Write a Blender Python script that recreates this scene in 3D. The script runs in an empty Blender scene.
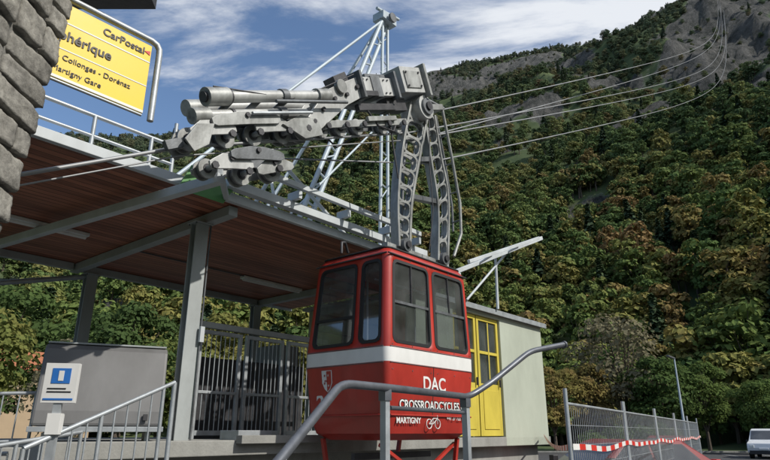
import bpy, math, random, bmesh
import numpy as np
from mathutils import Vector, Matrix, noise
random.seed(7); rng=np.random.default_rng(11)
R=math.radians
COL=bpy.context.scene.collection
# ------------------------------------------------------------ frame of the station
S40,C40=math.sin(R(40)),math.cos(R(40))
def L(a,b,z): return Vector((0.03+S40*a-C40*b, 7.6+C40*a+S40*b, z))
LA=Vector((S40,C40,0)); LB=Vector((-C40,S40,0))
def W(x,y,z): return Vector((x,y,z))
# ------------------------------------------------------------ materials
def newmat(name):
    m=bpy.data.materials.new(name); m.use_nodes=True
    nt=m.node_tree; return m,nt,nt.nodes,nt.links,nt.nodes['Principled BSDF']
def mat(name,col,rough=0.6,metal=0.0,var=0.18,scale=3.0,bump=0.0,bscale=40,coat=0,dirt=0.0):
    m,nt,n,l,p=newmat(name)
    tc=n.new('ShaderNodeTexCoord')
    nz=n.new('ShaderNodeTexNoise'); nz.inputs['Scale'].default_value=scale; nz.inputs['Detail'].default_value=8; nz.inputs['Roughness'].default_value=.65
    if dirt:
        mp=n.new('ShaderNodeMapping'); mp.inputs['Scale'].default_value=(1,1,.45); l.new(tc.outputs['Object'],mp.inputs['Vector']); l.new(mp.outputs[0],nz.inputs['Vector'])
    else: l.new(tc.outputs['Object'],nz.inputs['Vector'])
    r=n.new('ShaderNodeValToRGB'); r.color_ramp.elements[0].position=.3; r.color_ramp.elements[1].position=.72
    c=np.array(col)
    r.color_ramp.elements[0].color=(*np.clip(c*(1-var)-dirt*np.array([.35,.36,.38])*c,0,1),1); r.color_ramp.elements[1].color=(*np.clip(c*(1+var*.7),0,1),1)
    l.new(nz.outputs['Fac'],r.inputs['Fac']); l.new(r.outputs['Color'],p.inputs['Base Color'])
    rr=n.new('ShaderNodeMapRange'); rr.inputs['To Min'].default_value=max(rough-.12,.02); rr.inputs['To Max'].default_value=min(rough+.15,1)
    l.new(nz.outputs['Fac'],rr.inputs['Value']); l.new(rr.outputs[0],p.inputs['Roughness'])
    p.inputs['Metallic'].default_value=metal
    if coat: p.inputs['Coat Weight'].default_value=coat; p.inputs['Coat Roughness'].default_value=.12
    if bump:
        b=n.new('ShaderNodeTexNoise'); b.inputs['Scale'].default_value=bscale; b.inputs['Detail'].default_value=6
        l.new(tc.outputs['Object'],b.inputs['Vector'])
        bb=n.new('ShaderNodeBump'); bb.inputs['Strength'].default_value=bump; bb.inputs['Distance'].default_value=.02
        l.new(b.outputs['Fac'],bb.inputs['Height']); l.new(bb.outputs[0],p.inputs['Normal'])
    return m
M={}
M['galv']=mat('galvanised_steel',(.42,.45,.47),.45,.45,.22,5,.05)
M['whites']=mat('pale_steel_paint',(.54,.58,.60),.5,.0,.12,2,dirt=.3)
M['bluegrey']=mat('bluegrey_paint',(.46,.53,.58),.5,.1,.12,2,dirt=.2)
M['alu']=mat('weathered_aluminium',(.34,.35,.34),.45,.2,.35,5,.08,30,dirt=.7)
M['alul']=mat('light_aluminium',(.52,.53,.52),.4,.15,.25,3,.06,30,dirt=.6)
M['dark']=mat('dark_steel',(.06,.06,.065),.5,.4,.4,6,.1)
M['mid']=mat('grey_steel',(.15,.16,.17),.5,.35,.35,6,.1,dirt=.4)
M['rope']=mat('steel_rope',(.30,.31,.32),.5,.3,.2,1)
M['rail']=mat('handrail_steel',(.14,.15,.17),.42,.5,.25,8,.05)
M['post']=mat('post_paint',(.38,.41,.41),.6,.0,.12,2,.05,30,dirt=.4)
M['red']=mat('red_paint',(.46,.036,.024),.42,0,.18,1.6,.02,20,coat=.25,dirt=.6)
M['white']=mat('white_paint',(.74,.74,.72),.45,0,.07,3,dirt=.15)
M['rubber']=mat('black_rubber',(.02,.02,.022),.6)
M['interior']=mat('cabin_interior',(.30,.30,.30),.7)
M['yellow']=mat('yellow_paint',(.80,.56,.02),.45,0,.05,2)
M['doory']=mat('yellow_door',(.60,.49,.07),.55,0,.12,2,dirt=.3)
M['render']=mat('pale_render',(.42,.46,.38),.9,0,.08,1.2,.15,60,dirt=.3)
M['concrete']=mat('concrete',(.30,.30,.28),.9,0,.18,2,.25,30,dirt=.4)
M['bark']=mat('bark',(.09,.07,.055),.9,0,.3,6,.5,20)
M['black']=mat('black_ink',(.015,.015,.018),.5)
M['blue']=mat('blue_sign',(.03,.16,.50),.4)
M['cab']=mat('cabinet_grey',(.17,.17,.17),.5,.1,.15,1.5,dirt=.5)
M['green']=mat('green_sheet',(.12,.30,.10),.5)
M['tyre']=mat('tyre',(.02,.02,.02),.85)
M['lampw']=mat('lamp_cover',(.72,.74,.72),.35)
M['redtape']=mat('red_tape',(.6,.03,.02),.5)
M['carred']=mat('car_red',(.20,.012,.015),.4,.0,.06,2,coat=.25)
M['vanw']=mat('van_white',(.68,.69,.70),.3,0,.05,2,coat=.6)
M['tile']=mat('roof_tile',(.36,.13,.06),.85,0,.25,3,.3,12)
M['plaster']=mat('house_plaster',(.40,.30,.20),.9,0,.1,1)
M['asphalt']=mat('asphalt',(.055,.055,.057),.95,0,.25,1.5,.4,80)
M['mortar']=mat('mortar',(.20,.195,.18),.95,0,.2,6,.4,50)
def glass(name,tint,tr,rough=.04,dv=.30):
    m,nt,n,l,p=newmat(name); n.remove(p); out=n['Material Output']
    g=n.new('ShaderNodeBsdfGlossy'); g.inputs['Roughness'].default_value=rough; g.inputs['Color'].default_value=(.9,.92,.95,1)
    t=n.new('ShaderNodeBsdfTransparent'); t.inputs['Color'].default_value=(*tint,1)
    d=n.new('ShaderNodeBsdfDiffuse'); d.inputs['Color'].default_value=(.20,.21,.21,1)
    lw=n.new('ShaderNodeLayerWeight'); lw.inputs['Blend'].default_value=.5
    pw=n.new('ShaderNodeMath'); pw.operation='POWER'; pw.inputs[1].default_value=4.0; l.new(lw.outputs['Facing'],pw.inputs[0])
    a=n.new('ShaderNodeMath'); a.operation='MULTIPLY_ADD'; a.inputs[1].default_value=.8; a.inputs[2].default_value=tr; l.new(pw.outputs[0],a.inputs[0])
    tc=n.new('ShaderNodeTexCoord'); nz=n.new('ShaderNodeTexNoise'); nz.inputs['Scale'].default_value=2.2; nz.inputs['Detail'].default_value=7
    l.new(tc.outputs['Object'],nz.inputs['Vector'])
    mr=n.new('ShaderNodeMapRange'); mr.inputs['From Min'].default_value=.35; mr.inputs['From Max'].default_value=.75; mr.inputs['To Min'].default_value=.08; mr.inputs['To Max'].default_value=dv
    l.new(nz.outputs['Fac'],mr.inputs['Value'])
    m1=n.new('ShaderNodeMixShader'); l.new(mr.outputs[0],m1.inputs[0]); l.new(t.outputs[0],m1.inputs[1]); l.new(d.outputs[0],m1.inputs[2])
    m2=n.new('ShaderNodeMixShader'); l.new(a.outputs[0],m2.inputs[0]); l.new(m1.outputs[0],m2.inputs[1]); l.new(g.outputs[0],m2.inputs[2])
    l.new(m2.outputs[0],out.inputs['Surface']); return m
M['glass']=glass('window_glass',(.60,.63,.65),.13,.04,.40)
M['carglass']=glass('car_glass',(.12,.13,.15),.12)
def planks():
    m,nt,n,l,p=newmat('soffit_planks')
    tc=n.new('ShaderNodeTexCoord'); mp=n.new('ShaderNodeMapping'); mp.inputs['Rotation'].default_value=(0,0,R(-50))
    l.new(tc.outputs['Object'],mp.inputs['Vector'])
    w=n.new('ShaderNodeSeparateXYZ'); l.new(mp.outputs[0],w.inputs[0])
    mu=n.new('ShaderNodeMath'); mu.operation='MULTIPLY'; mu.inputs[1].default_value=1/.125; l.new(w.outputs['Y'],mu.inputs[0])
    fl=n.new('ShaderNodeMath'); fl.operation='FLOOR'; l.new(mu.outputs[0],fl.inputs[0])
    fr=n.new('ShaderNodeMath'); fr.operation='FRACT'; l.new(mu.outputs[0],fr.inputs[0])
    wn=n.new('ShaderNodeTexWhiteNoise'); wn.noise_dimensions='1D'; l.new(fl.outputs[0],wn.inputs['W'])
    st=n.new('ShaderNodeMapping'); st.inputs['Scale'].default_value=(.8,9,1); l.new(mp.outputs[0],st.inputs['Vector'])
    nz=n.new('ShaderNodeTexNoise'); nz.inputs['Scale'].default_value=2; nz.inputs['Detail'].default_value=8; l.new(st.outputs[0],nz.inputs['Vector'])
    ad=n.new('ShaderNodeMath'); ad.operation='MULTIPLY_ADD'; ad.inputs[1].default_value=.45; l.new(wn.outputs['Value'],ad.inputs[0]); l.new(nz.outputs['Fac'],ad.inputs[2])
    r=n.new('ShaderNodeValToRGB'); r.color_ramp.elements[0].position=.35; r.color_ramp.elements[1].position=.95
    r.color_ramp.elements[0].color=(.17,.055,.032,1); r.color_ramp.elements[1].color=(.44,.17,.10,1); l.new(ad.outputs[0],r.inputs['Fac'])
    g=n.new('ShaderNodeMath'); g.operation='LESS_THAN'; g.inputs[1].default_value=.09; l.new(fr.outputs[0],g.inputs[0])
    mx=n.new('ShaderNodeMixRGB'); mx.inputs[2].default_value=(.02,.008,.006,1); l.new(g.outputs[0],mx.inputs[0]); l.new(r.outputs['Color'],mx.inputs[1])
    l.new(mx.outputs[0],p.inputs['Base Color']); p.inputs['Roughness'].default_value=.55
    b=n.new('ShaderNodeBump'); b.inputs['Strength'].default_value=.6; b.inputs['Distance'].default_value=.01; b.invert=True; l.new(g.outputs[0],b.inputs['Height']); l.new(b.outputs[0],p.inputs['Normal'])
    return m
M['planks']=planks()
def stone():
    m,nt,n,l,p=newmat('rough_stone')
    tc=n.new('ShaderNodeTexCoord'); nz=n.new('ShaderNodeTexNoise'); nz.inputs['Scale'].default_value=16; nz.inputs['Detail'].default_value=12; nz.inputs['Roughness'].default_value=.75
    n2=n.new('ShaderNodeTexNoise'); n2.inputs['Scale'].default_value=2.4; n2.inputs['Detail'].default_value=3
    l.new(tc.outputs['Object'],nz.inputs['Vector']); l.new(tc.outputs['Object'],n2.inputs['Vector'])
    r=n.new('ShaderNodeValToRGB'); r.color_ramp.elements[0].position=.3; r.color_ramp.elements[0].color=(.14,.137,.127,1); r.color_ramp.elements[1].position=.7; r.color_ramp.elements[1].color=(.50,.49,.46,1)
    l.new(nz.outputs['Fac'],r.inputs['Fac'])
    r2=n.new('ShaderNodeValToRGB'); r2.color_ramp.elements[0].position=.35; r2.color_ramp.elements[0].color=(.55,.54,.52,1); r2.color_ramp.elements[1].position=.65; r2.color_ramp.elements[1].color=(1,.98,.93,1); l.new(n2.outputs['Fac'],r2.inputs['Fac'])
    mx=n.new('ShaderNodeMixRGB'); mx.blend_type='MULTIPLY'; mx.inputs[0].default_value=1; l.new(r.outputs['Color'],mx.inputs[1]); l.new(r2.outputs['Color'],mx.inputs[2])
    l.new(mx.outputs[0],p.inputs['Base Color']); p.inputs['Roughness'].default_value=.92
    b=n.new('ShaderNodeBump'); b.inputs['Strength'].default_value=.8; b.inputs['Distance'].default_value=.02; l.new(nz.outputs['Fac'],b.inputs['Height']); l.new(b.outputs[0],p.inputs['Normal'])
    return m
M['stone']=stone()
def leafmat(name,cols,trans=.35):
    m,nt,n,l,p=newmat(name); out=n['Material Output']; n.remove(p)
    oi=n.new('ShaderNodeObjectInfo'); tc=n.new('ShaderNodeTexCoord')
    nl=n.new('ShaderNodeTexNoise'); nl.inputs['Scale'].default_value=.012; nl.inputs['Detail'].default_value=4; l.new(oi.outputs['Location'],nl.inputs['Vector'])
    nz=n.new('ShaderNodeTexNoise'); nz.inputs['Scale'].default_value=.9; nz.inputs['Detail'].default_value=3; l.new(tc.outputs['Object'],nz.inputs['Vector'])
    a=n.new('ShaderNodeMath'); a.operation='MULTIPLY_ADD'; a.inputs[1].default_value=.6; l.new(oi.outputs['Random'],a.inputs[0]); 
    b=n.new('ShaderNodeMath'); b.operation='MULTIPLY_ADD'; b.inputs[1].default_value=.75; b.inputs[2].default_value=-.28; l.new(nl.outputs['Fac'],b.inputs[0])
    c=n.new('ShaderNodeMath'); c.operation='MULTIPLY_ADD'; c.inputs[1].default_value=.3; l.new(nz.outputs['Fac'],c.inputs[0]); l.new(b.outputs[0],c.inputs[2])
    l.new(c.outputs[0],a.inputs[2])
    r=n.new('ShaderNodeValToRGB'); e=r.color_ramp.elements; e[0].position=cols[0][0]; e[0].color=(*cols[0][1],1); e[1].position=cols[-1][0]; e[1].color=(*cols[-1][1],1)
    for q in cols[1:-1]:
        x=e.new(q[0]); x.color=(*q[1],1)
    l.new(a.outputs[0],r.inputs['Fac'])
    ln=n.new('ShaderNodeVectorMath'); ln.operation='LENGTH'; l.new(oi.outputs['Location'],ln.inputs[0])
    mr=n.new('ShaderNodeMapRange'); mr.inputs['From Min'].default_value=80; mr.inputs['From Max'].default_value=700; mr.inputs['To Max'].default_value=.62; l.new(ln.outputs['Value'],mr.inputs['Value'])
    mx=n.new('ShaderNodeMixRGB'); mx.inputs[2].default_value=(.135,.162,.150,1); l.new(mr.outputs[0],mx.inputs[0]); l.new(r.outputs['Color'],mx.inputs[1])  # aerial haze painted into the leaf colour, stronger with distance from origin
    d=n.new('ShaderNodeBsdfDiffuse'); l.new(mx.outputs[0],d.inputs[0])
    if trans:
        t=n.new('ShaderNodeBsdfTranslucent'); l.new(mx.outputs[0],t.inputs[0])
        ms=n.new('ShaderNodeMixShader'); ms.inputs[0].default_value=trans; l.new(d.outputs[0],ms.inputs[1]); l.new(t.outputs[0],ms.inputs[2]); l.new(ms.outputs[0],out.inputs['Surface'])
    else: l.new(d.outputs[0],out.inputs['Surface'])
    return m
LC=[(.2,(.070,.110,.042)),(.42,(.105,.158,.050)),(.60,(.150,.190,.058)),(.76,(.23,.215,.07)),(.92,(.25,.165,.075))]
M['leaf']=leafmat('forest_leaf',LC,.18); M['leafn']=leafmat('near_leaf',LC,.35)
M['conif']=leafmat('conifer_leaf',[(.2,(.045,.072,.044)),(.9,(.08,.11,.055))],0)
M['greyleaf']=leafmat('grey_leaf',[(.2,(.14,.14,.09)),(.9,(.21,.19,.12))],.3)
# ------------------------------------------------------------ mesh builder
class B:
    def __init__(s): s.v=[];s.f=[];s.m=[];s.sm=[];s.mats=[]
    def mi(s,k):
        if k not in s.mats: s.mats.append(k)
        return s.mats.index(k)
    def add(s,vs,fs,k,smooth=False):
        o=len(s.v); s.v+= [tuple(v) for v in vs]; i=s.mi(k)
        for f in fs: s.f.append([o+j for j in f]); s.m.append(i); s.sm.append(smooth)
    def path(s,pts,r,k,n=10,closed=False):
        pts=[Vector(p) for p in pts]; rings=[]; prev=None
        for i,p in enumerate(pts):
            if i==0: d=pts[1]-p
            elif i==len(pts)-1: d=p-pts[i-1]
            else: d=(pts[i+1]-p).normalized()+(p-pts[i-1]).normalized()
            d.normalize()
            if prev is None:
                u=d.cross(Vector((0,0,1)));
                if u.length<.05: u=d.cross(Vector((1,0,0)))
            else: u=prev-d*prev.dot(d)
            u.normalize(); prev=u; w=d.cross(u)
            rr=r[i] if isinstance(r,(list,tuple)) else r
            rings.append([p+u*(rr*math.cos(2*math.pi*j/n))+w*(rr*math.sin(2*math.pi*j/n)) for j in range(n)])
        vs=[v for g in rings for v in g]; fs=[]
        for i in range(len(rings)-1):
            for j in range(n): fs.append([i*n+j,i*n+(j+1)%n,(i+1)*n+(j+1)%n,(i+1)*n+j])
        s.add(vs,fs,k,True)
        s.add(rings[0],[list(range(n))[::-1]],k); s.add(rings[-1],[list(range(n))],k)
    def tube(s,p,q,r,k,n=10): s.path([p,q],r,k,n)
    def beam(s,p,q,w,h,k,up=None):
        p=Vector(p);q=Vector(q); d=(q-p).normalized(); up=Vector(up) if up else Vector((0,0,1))
        u=d.cross(up)
        if u.length<.05: u=d.cross(LA)
        u.normalize(); t=u.cross(d).normalized()
        vs=[]
        for e in (p,q):
            for (i,j) in ((-1,-1),(1,-1),(1,1),(-1,1)): vs.append(e+u*(i*w/2)+t*(j*h/2))
        s.add(vs,[[3,2,1,0],[4,5,6,7],[0,1,5,4],[1,2,6,5],[2,3,7,6],[3,0,4,7]],k)
    def lbox(s,a0,a1,b0,b1,z0,z1,k):
        vs=[L(a,b,z) for z in (z0,z1) for (a,b) in ((a0,b0),(a1,b0),(a1,b1),(a0,b1))]
        s.add(vs,[[3,2,1,0],[4,5,6,7],[0,1,5,4],[1,2,6,5],[2,3,7,6],[3,0,4,7]],k)
    def prism(s,poly,off,k):
        n=len(poly); off=Vector(off); vs=[Vector(p) for p in poly]+[Vector(p)+off for p in poly]
        s.add(vs,[list(range(n))[::-1],list(range(n,2*n))]+[[i,(i+1)%n,n+(i+1)%n,n+i] for i in range(n)],k)
    def disc(s,c,ax,r,t,k,n=20):
        ax=Vector(ax).normalized(); s.path([Vector(c)-ax*t/2,Vector(c)+ax*t/2],r,k,n)
    def obj(s,name,parent=None,bevel=0,solid=0):
        me=bpy.data.meshes.new(name); V=np.array(s.v); c=V.mean(0) if len(V) else np.zeros(3)
        me.from_pydata([tuple(x) for x in V-c],[],s.f)
        for k in s.mats: me.materials.append(M[k])
        me.polygons.foreach_set('material_index',s.m); me.polygons.foreach_set('use_smooth',s.sm); me.update()
        o=bpy.data.objects.new(name,me); o.location=c; COL.objects.link(o)
        bm=bmesh.new(); bm.from_mesh(me); bmesh.ops.recalc_face_normals(bm,faces=bm.faces); bm.to_mesh(me); bm.free()
        if solid:
            md=o.modifiers.new('s','SOLIDIFY'); md.thickness=solid; md.offset=-1
        if bevel:
            md=o.modifiers.new('b','BEVEL'); md.width=bevel; md.segments=2; md.limit_method='ANGLE'; md.angle_limit=R(50)
        if parent: o.parent=parent
        return o
def empty(name):
    o=bpy.data.objects.new(name,None); COL.objects.link(o); return o
def text(name,body,loc,size,k,rz,parent,ext=.002,ax='CENTER',bold=0,sx=1.0,shear=0):
    cu=bpy.data.curves.new(name,'FONT'); cu.body=body; cu.size=size; cu.extrude=ext; cu.align_x=ax; cu.align_y='CENTER'; cu.offset=bold; cu.shear=shear
    cu.materials.append(M[k]); o=bpy.data.objects.new(name,cu); o.location=loc; o.rotation_euler=(R(90),0,rz); o.scale=(sx,1,1); COL.objects.link(o); o.parent=parent; return o
# ============================================================ TERRAIN
AZ=[(-180,.10),(-120,.12),(-80,.30),(-60,.36),(-35,.42),(-22,.47),(-13,.545),(-10,.575),(-7,.61),(0,.642),(5,.655),(12,.668),(17,.675),(23,.668),(28,.69),(35,.715),(50,.73),(80,.55),(120,.2),(180,.10)]
azx=[a for a,_ in AZ]; azy=[e for _,e in AZ]
RR=800.
def base_r(az): return 78-18*math.exp(-((az+30)/25)**2)+6*math.sin(az*.13)
def bump_(t,a,b): return max(0,min(1,(t-a)*8))*max(0,min(1,(b-t)*8))
def rockm(az,t,x,y):
    n_=noise.fractal(Vector((x*.016,y*.016,1.7)),1,2.1,4)
    g=max(math.exp(-((az-5)/15)**2)*bump_(t,.60,1.02)*.98, math.exp(-((az-34)/7)**2)*bump_(t,.20,.70)*1.12, math.exp(-((az-19)/4)**2)*bump_(t,.5,.85)*.75,.16*bump_(t,.35,1.1))
    return max(0,min(1,(g*.9+n_*.95-.34)*2.6))
def height(x,y,full=False):
    r=math.hypot(x,y); az=math.degrees(math.atan2(x,y)); E=float(np.interp(az,azx,azy)); r0=base_r(az)
    if r<=r0: return (0.0,0.0) if full else 0.0
    t=(r-r0)/(RR-r0); 
    if t<=1: f=t**1.08; sc=min(1,t*3)
    else: f=1-(t-1)*.7; sc=1
    h=(E*RR+2)*f
    nz=noise.fractal(Vector((x*.006,y*.006,3.1)),1.0,2.1,5)
    rd=1-abs(noise.noise(Vector((x*.011+5,y*.004,9.2))))*2
    h+= sc*(nz*30*min(1,abs(1-t)*3+.35)+ (rd-.5)*22*min(1,abs(1-t)*4))
    rk=rockm(az,t,x,y)
    if rk>0:
        rg=1-2*abs(noise.noise(Vector((x*.045+3,y*.045,h*.02)))); rg2=1-2*abs(noise.noise(Vector((x*.12+3,y*.12,2.))))
        h+=rk*(8*math.sin(h*.07+nz*3)+8*rg+4*rg2-6)*min(1,abs(1-t)*4+.3)
    return (max(h,0.),rk) if full else max(h,0.)
azl=[-68+.5*i for i in range(275)]+[70+2.5*i for i in range(89)]; azl=[a for a in azl if a<292]; naz=len(azl)
rs=[0.5,6,15,25,35,45,52,58,64,70,76,82,90,100]+list(np.linspace(112,980,115))+[1100,1300,1700,2600,4000]
vs=[];fs=[];RK=[]
for r in rs:
    for a_ in azl:
        az=R(a_); x,y=r*math.sin(az),r*math.cos(az); h_,k_=height(x,y,True) if r<1500 else (0.,0.); vs.append((x,y,h_)); RK.append(k_)
for k in range(len(rs)-1):
    for i in range(naz):
        j=(i+1)%naz; fs.append((k*naz+i,(k+1)*naz+i,(k+1)*naz+j,k*naz+j))
fs.append(tuple(range(naz))[::-1])
me=bpy.data.meshes.new('ground'); me.from_pydata(vs,[],fs); me.polygons.foreach_set('use_smooth',[True]*len(fs)); me.update()
at=me.attributes.new('rock','FLOAT','POINT'); at.data.foreach_set('value',np.array(RK,dtype=np.float32))
bm=bmesh.new(); bm.from_mesh(me); bmesh.ops.recalc_face_normals(bm,faces=bm.faces)
bm.faces.ensure_lookup_table()
if bm.faces[0].normal.z<0: bmesh.ops.reverse_faces(bm,faces=bm.faces)
bm.to_mesh(me); bm.free()
gr=bpy.data.objects.new('ground',me); COL.objects.link(gr)
m,nt,n,l,p=newmat('mountain_ground')
tc=n.new('ShaderNodeTexCoord')
nz=n.new('ShaderNodeTexNoise'); nz.inputs['Scale'].default_value=.06; nz.inputs['Detail'].default_value=12; nz.inputs['Roughness'].default_value=.72; l.new(tc.outputs['Object'],nz.inputs['Vector'])
mpv=n.new('ShaderNodeMapping'); mpv.inputs['Scale'].default_value=(1,1,.3); l.new(tc.outputs['Object'],mpv.inputs['Vector'])
nr=n.new('ShaderNodeTexNoise'); nr.inputs['Scale'].default_value=.13; nr.inputs['Detail'].default_value=13; nr.inputs['Roughness'].default_value=.8; l.new(mpv.outputs[0],nr.inputs['Vector'])
rock=n.new('ShaderNodeValToRGB'); e=rock.color_ramp.elements; e[0].position=.40; e[0].color=(.06,.066,.062,1); e[1].position=.64; e[1].color=(.24,.235,.225,1); l.new(nr.outputs['Fac'],rock.inputs['Fac'])
gras=n.new('ShaderNodeValToRGB'); e=gras.color_ramp.elements; e[0].position=.38; e[0].color=(.045,.068,.034,1); e[1].position=.66; e[1].color=(.10,.125,.055,1); l.new(nz.outputs['Fac'],gras.inputs['Fac'])
ra=n.new('ShaderNodeAttribute'); ra.attribute_name='rock'
ad=n.new('ShaderNodeMath'); ad.operation='MULTIPLY_ADD'; ad.inputs[1].default_value=1.2; l.new(nz.outputs['Fac'],ad.inputs[0]); l.new(ra.outputs['Fac'],ad.inputs[2])
st=n.new('ShaderNodeMapRange'); st.inputs['From Min'].default_value=.85; st.inputs['From Max'].default_value=1.05; l.new(ad.outputs[0],st.inputs['Value'])
mx=n.new('ShaderNodeMixRGB'); l.new(st.outputs[0],mx.inputs[0]); l.new(gras.outputs[0],mx.inputs[1]); l.new(rock.outputs[0],mx.inputs[2])
l.new(mx.outputs[0],p.inputs['Base Color']); p.inputs['Roughness'].default_value=.95; p.inputs['Specular IOR Level'].default_value=.1
bp=n.new('ShaderNodeBump'); bp.inputs['Distance'].default_value=9; l.new(nr.outputs['Fac'],bp.inputs['Height']); l.new(st.outputs[0],bp.inputs['Strength']); l.new(bp.outputs[0],p.inputs['Normal'])
me.materials.append(m)
# ------------------------------------------------------------ trees
def leaf_tree(name,h,w,nleaf,size,lobes,seed,leafkey='leaf',conifer=False,link=False):
    g=np.random.default_rng(seed); b=B()
    th=h*.42 if not conifer else h*.9
    pts=[(0,0,-.6),(g.normal(0,.04)*h*.2,g.normal(0,.04)*h*.2,th*.5),(g.normal(0,.05)*h*.3,g.normal(0,.05)*h*.3,th)]
    r0=h*.022; b.path(pts,[r0*1.2,r0*.8,r0*.45 if not conifer else r0*.15],'bark',7)
    cs=[]
    for i in range(lobes):
        if conifer: break
        z=h*(.30+.60*(i+.5)/lobes+g.normal(0,.03)); rad=w*.5*math.sin(math.pi*min(max((z/h-.12)/.95,0.05),.97))**.7
        a=i*2.4+g.uniform(-.4,.4); rr=rad*g.uniform(.25,.72); c=np.array([math.cos(a)*rr,math.sin(a)*rr,z]); s=rad*g.uniform(.38,.62)
        cs.append((c,s*np.array([1,1,g.uniform(.6,.85)])))
        b.path([pts[1] if z<h*.55 else pts[2],tuple((np.array(pts[2])+c)/2+np.array([0,0,-.03*h])),tuple(c)],[r0*.45,r0*.3,r0*.12],'bark',5)
    V=[];F=[]
    for i in range(nleaf):
        if conifer:
            t=g.uniform(0.0,1)**.8; z=h*(.12+.88*t); tier=abs(((t*11)%1)-.0); rad=w*.5*(1-t)**.85*(1.05-.45*tier)+.1; a=g.uniform(0,6.283); q=rad*g.uniform(.45,1)
            c=np.array([math.cos(a)*q,math.sin(a)*q,z-q*.25]); nrm=np.array([math.cos(a)*.5,math.sin(a)*.5,.9])
        else:
            cc,s=cs[g.integers(len(cs))]; d=g.normal(0,1,3); d/=np.linalg.norm(d)
            if d[2]<-.4: d[2]*=-.6
            q=g.uniform(.55,1.08)**.7; c=cc+d*s*q; nrm=d.copy(); nrm[2]+=.3
        nrm=nrm+g.normal(0,.38,3); nrm/=np.linalg.norm(nrm)
        u=np.cross(nrm,g.normal(0,1,3)); u/=np.linalg.norm(u); v=np.cross(nrm,u); sz=size*g.uniform(.55,1.35)
        k=len(V)
        V+= [c-u*sz*.5,c+v*sz*.38+nrm*sz*.08,c+u*sz*.55,c-v*sz*.38+nrm*sz*.08]; F.append([k,k+1,k+2,k+3])
    b.add(V,F,leafkey)
    me=bpy.data.meshes.new(name); me.from_pydata(b.v,[],b.f)
    for k in b.mats: me.materials.append(M[k])
    me.polygons.foreach_set('material_index',b.m); me.update()
    o=bpy.data.objects.new(name,me)
    if link: COL.objects.link(o)
    return o
src=bpy.data.collections.new('forest_tree_kinds')
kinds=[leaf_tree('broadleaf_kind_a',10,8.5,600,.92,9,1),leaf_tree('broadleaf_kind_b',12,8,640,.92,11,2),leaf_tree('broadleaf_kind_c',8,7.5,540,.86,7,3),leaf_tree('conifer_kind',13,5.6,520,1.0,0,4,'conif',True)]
for o in kinds: src.objects.link(o)
P=[];ROT=[];SC=[];IDX=[]
tries=0
while len(P)<16500 and tries<80000:
    tries+=1
    az=random.uniform(-50,55); r=math.sqrt(random.uniform(60**2,812**2))
    if random.random()<.14: r=random.uniform(60,240)
    r0=base_r(az)
    if r<r0-3: continue
    x,y=r*math.sin(R(az)),r*math.cos(R(az)); z,rk=height(x,y,True)
    t=(r-r0)/(RR-r0)
    q=noise.fractal(Vector((x*.03,y*.03,4.)),1,2,3)
    if rk>.35 and random.random()<.84: continue
    if q>.38 and t>.35 and random.random()<.6: continue
    P.append((x,y,z-.3)); ROT.append((random.gauss(0,.05),random.gauss(0,.05),random.uniform(0,6.28))); s=random.uniform(.48,1.02)*(1-.12*t)*(.7 if rk>.35 else 1); SC.append((s,s,s*random.uniform(.8,1.12)))
    IDX.append(3 if random.random()<.04+.10*t else random.randrange(3))
fm=bpy.data.meshes.new('forest'); fm.from_pydata(P,[],[])
for nm,data in (('rot',ROT),('sc',SC)):
    at=fm.attributes.new(nm,'FLOAT_VECTOR','POINT'); at.data.foreach_set('vector',np.array(data,dtype=np.float32).ravel())
at=fm.attributes.new('idx','INT','POINT'); at.data.foreach_set('value',np.array(IDX,dtype=np.int32))
fo=bpy.data.objects.new('forest',fm); COL.objects.link(fo)
ng=bpy.data.node_groups.new('scatter','GeometryNodeTree'); ng.interface.new_socket(name='Geometry',in_out='INPUT',socket_type='NodeSocketGeometry'); ng.interface.new_socket(name='Geometry',in_out='OUTPUT',socket_type='NodeSocketGeometry')
N=ng.nodes; K=ng.links; gi=N.new('NodeGroupInput'); go=N.new('NodeGroupOutput'); ip=N.new('GeometryNodeInstanceOnPoints'); ci=N.new('GeometryNodeCollectionInfo')
ci.inputs['Collection'].default_value=src; ci.inputs['Separate Children'].default_value=True; ci.inputs['Reset Children'].default_value=True
def na(nm,t):
    q=N.new('GeometryNodeInputNamedAttribute'); q.data_type=t; q.inputs['Name'].default_value=nm; return [o for o in q.outputs if o.enabled and o.name=='Attribute'][0]
er=N.new('FunctionNodeEulerToRotation'); K.new(na('rot','FLOAT_VECTOR'),er.inputs[0])
K.new(gi.outputs[0],ip.inputs['Points']); K.new(ci.outputs[0],ip.inputs['Instance']); ip.inputs['Pick Instance'].default_value=True
K.new(na('idx','INT'),ip.inputs['Instance Index']); K.new(er.outputs[0],ip.inputs['Rotation']); K.new(na('sc','FLOAT_VECTOR'),ip.inputs['Scale']); K.new(ip.outputs[0],go.inputs[0])
md=fo.modifiers.new('scatter','NODES'); md.node_group=ng
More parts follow.
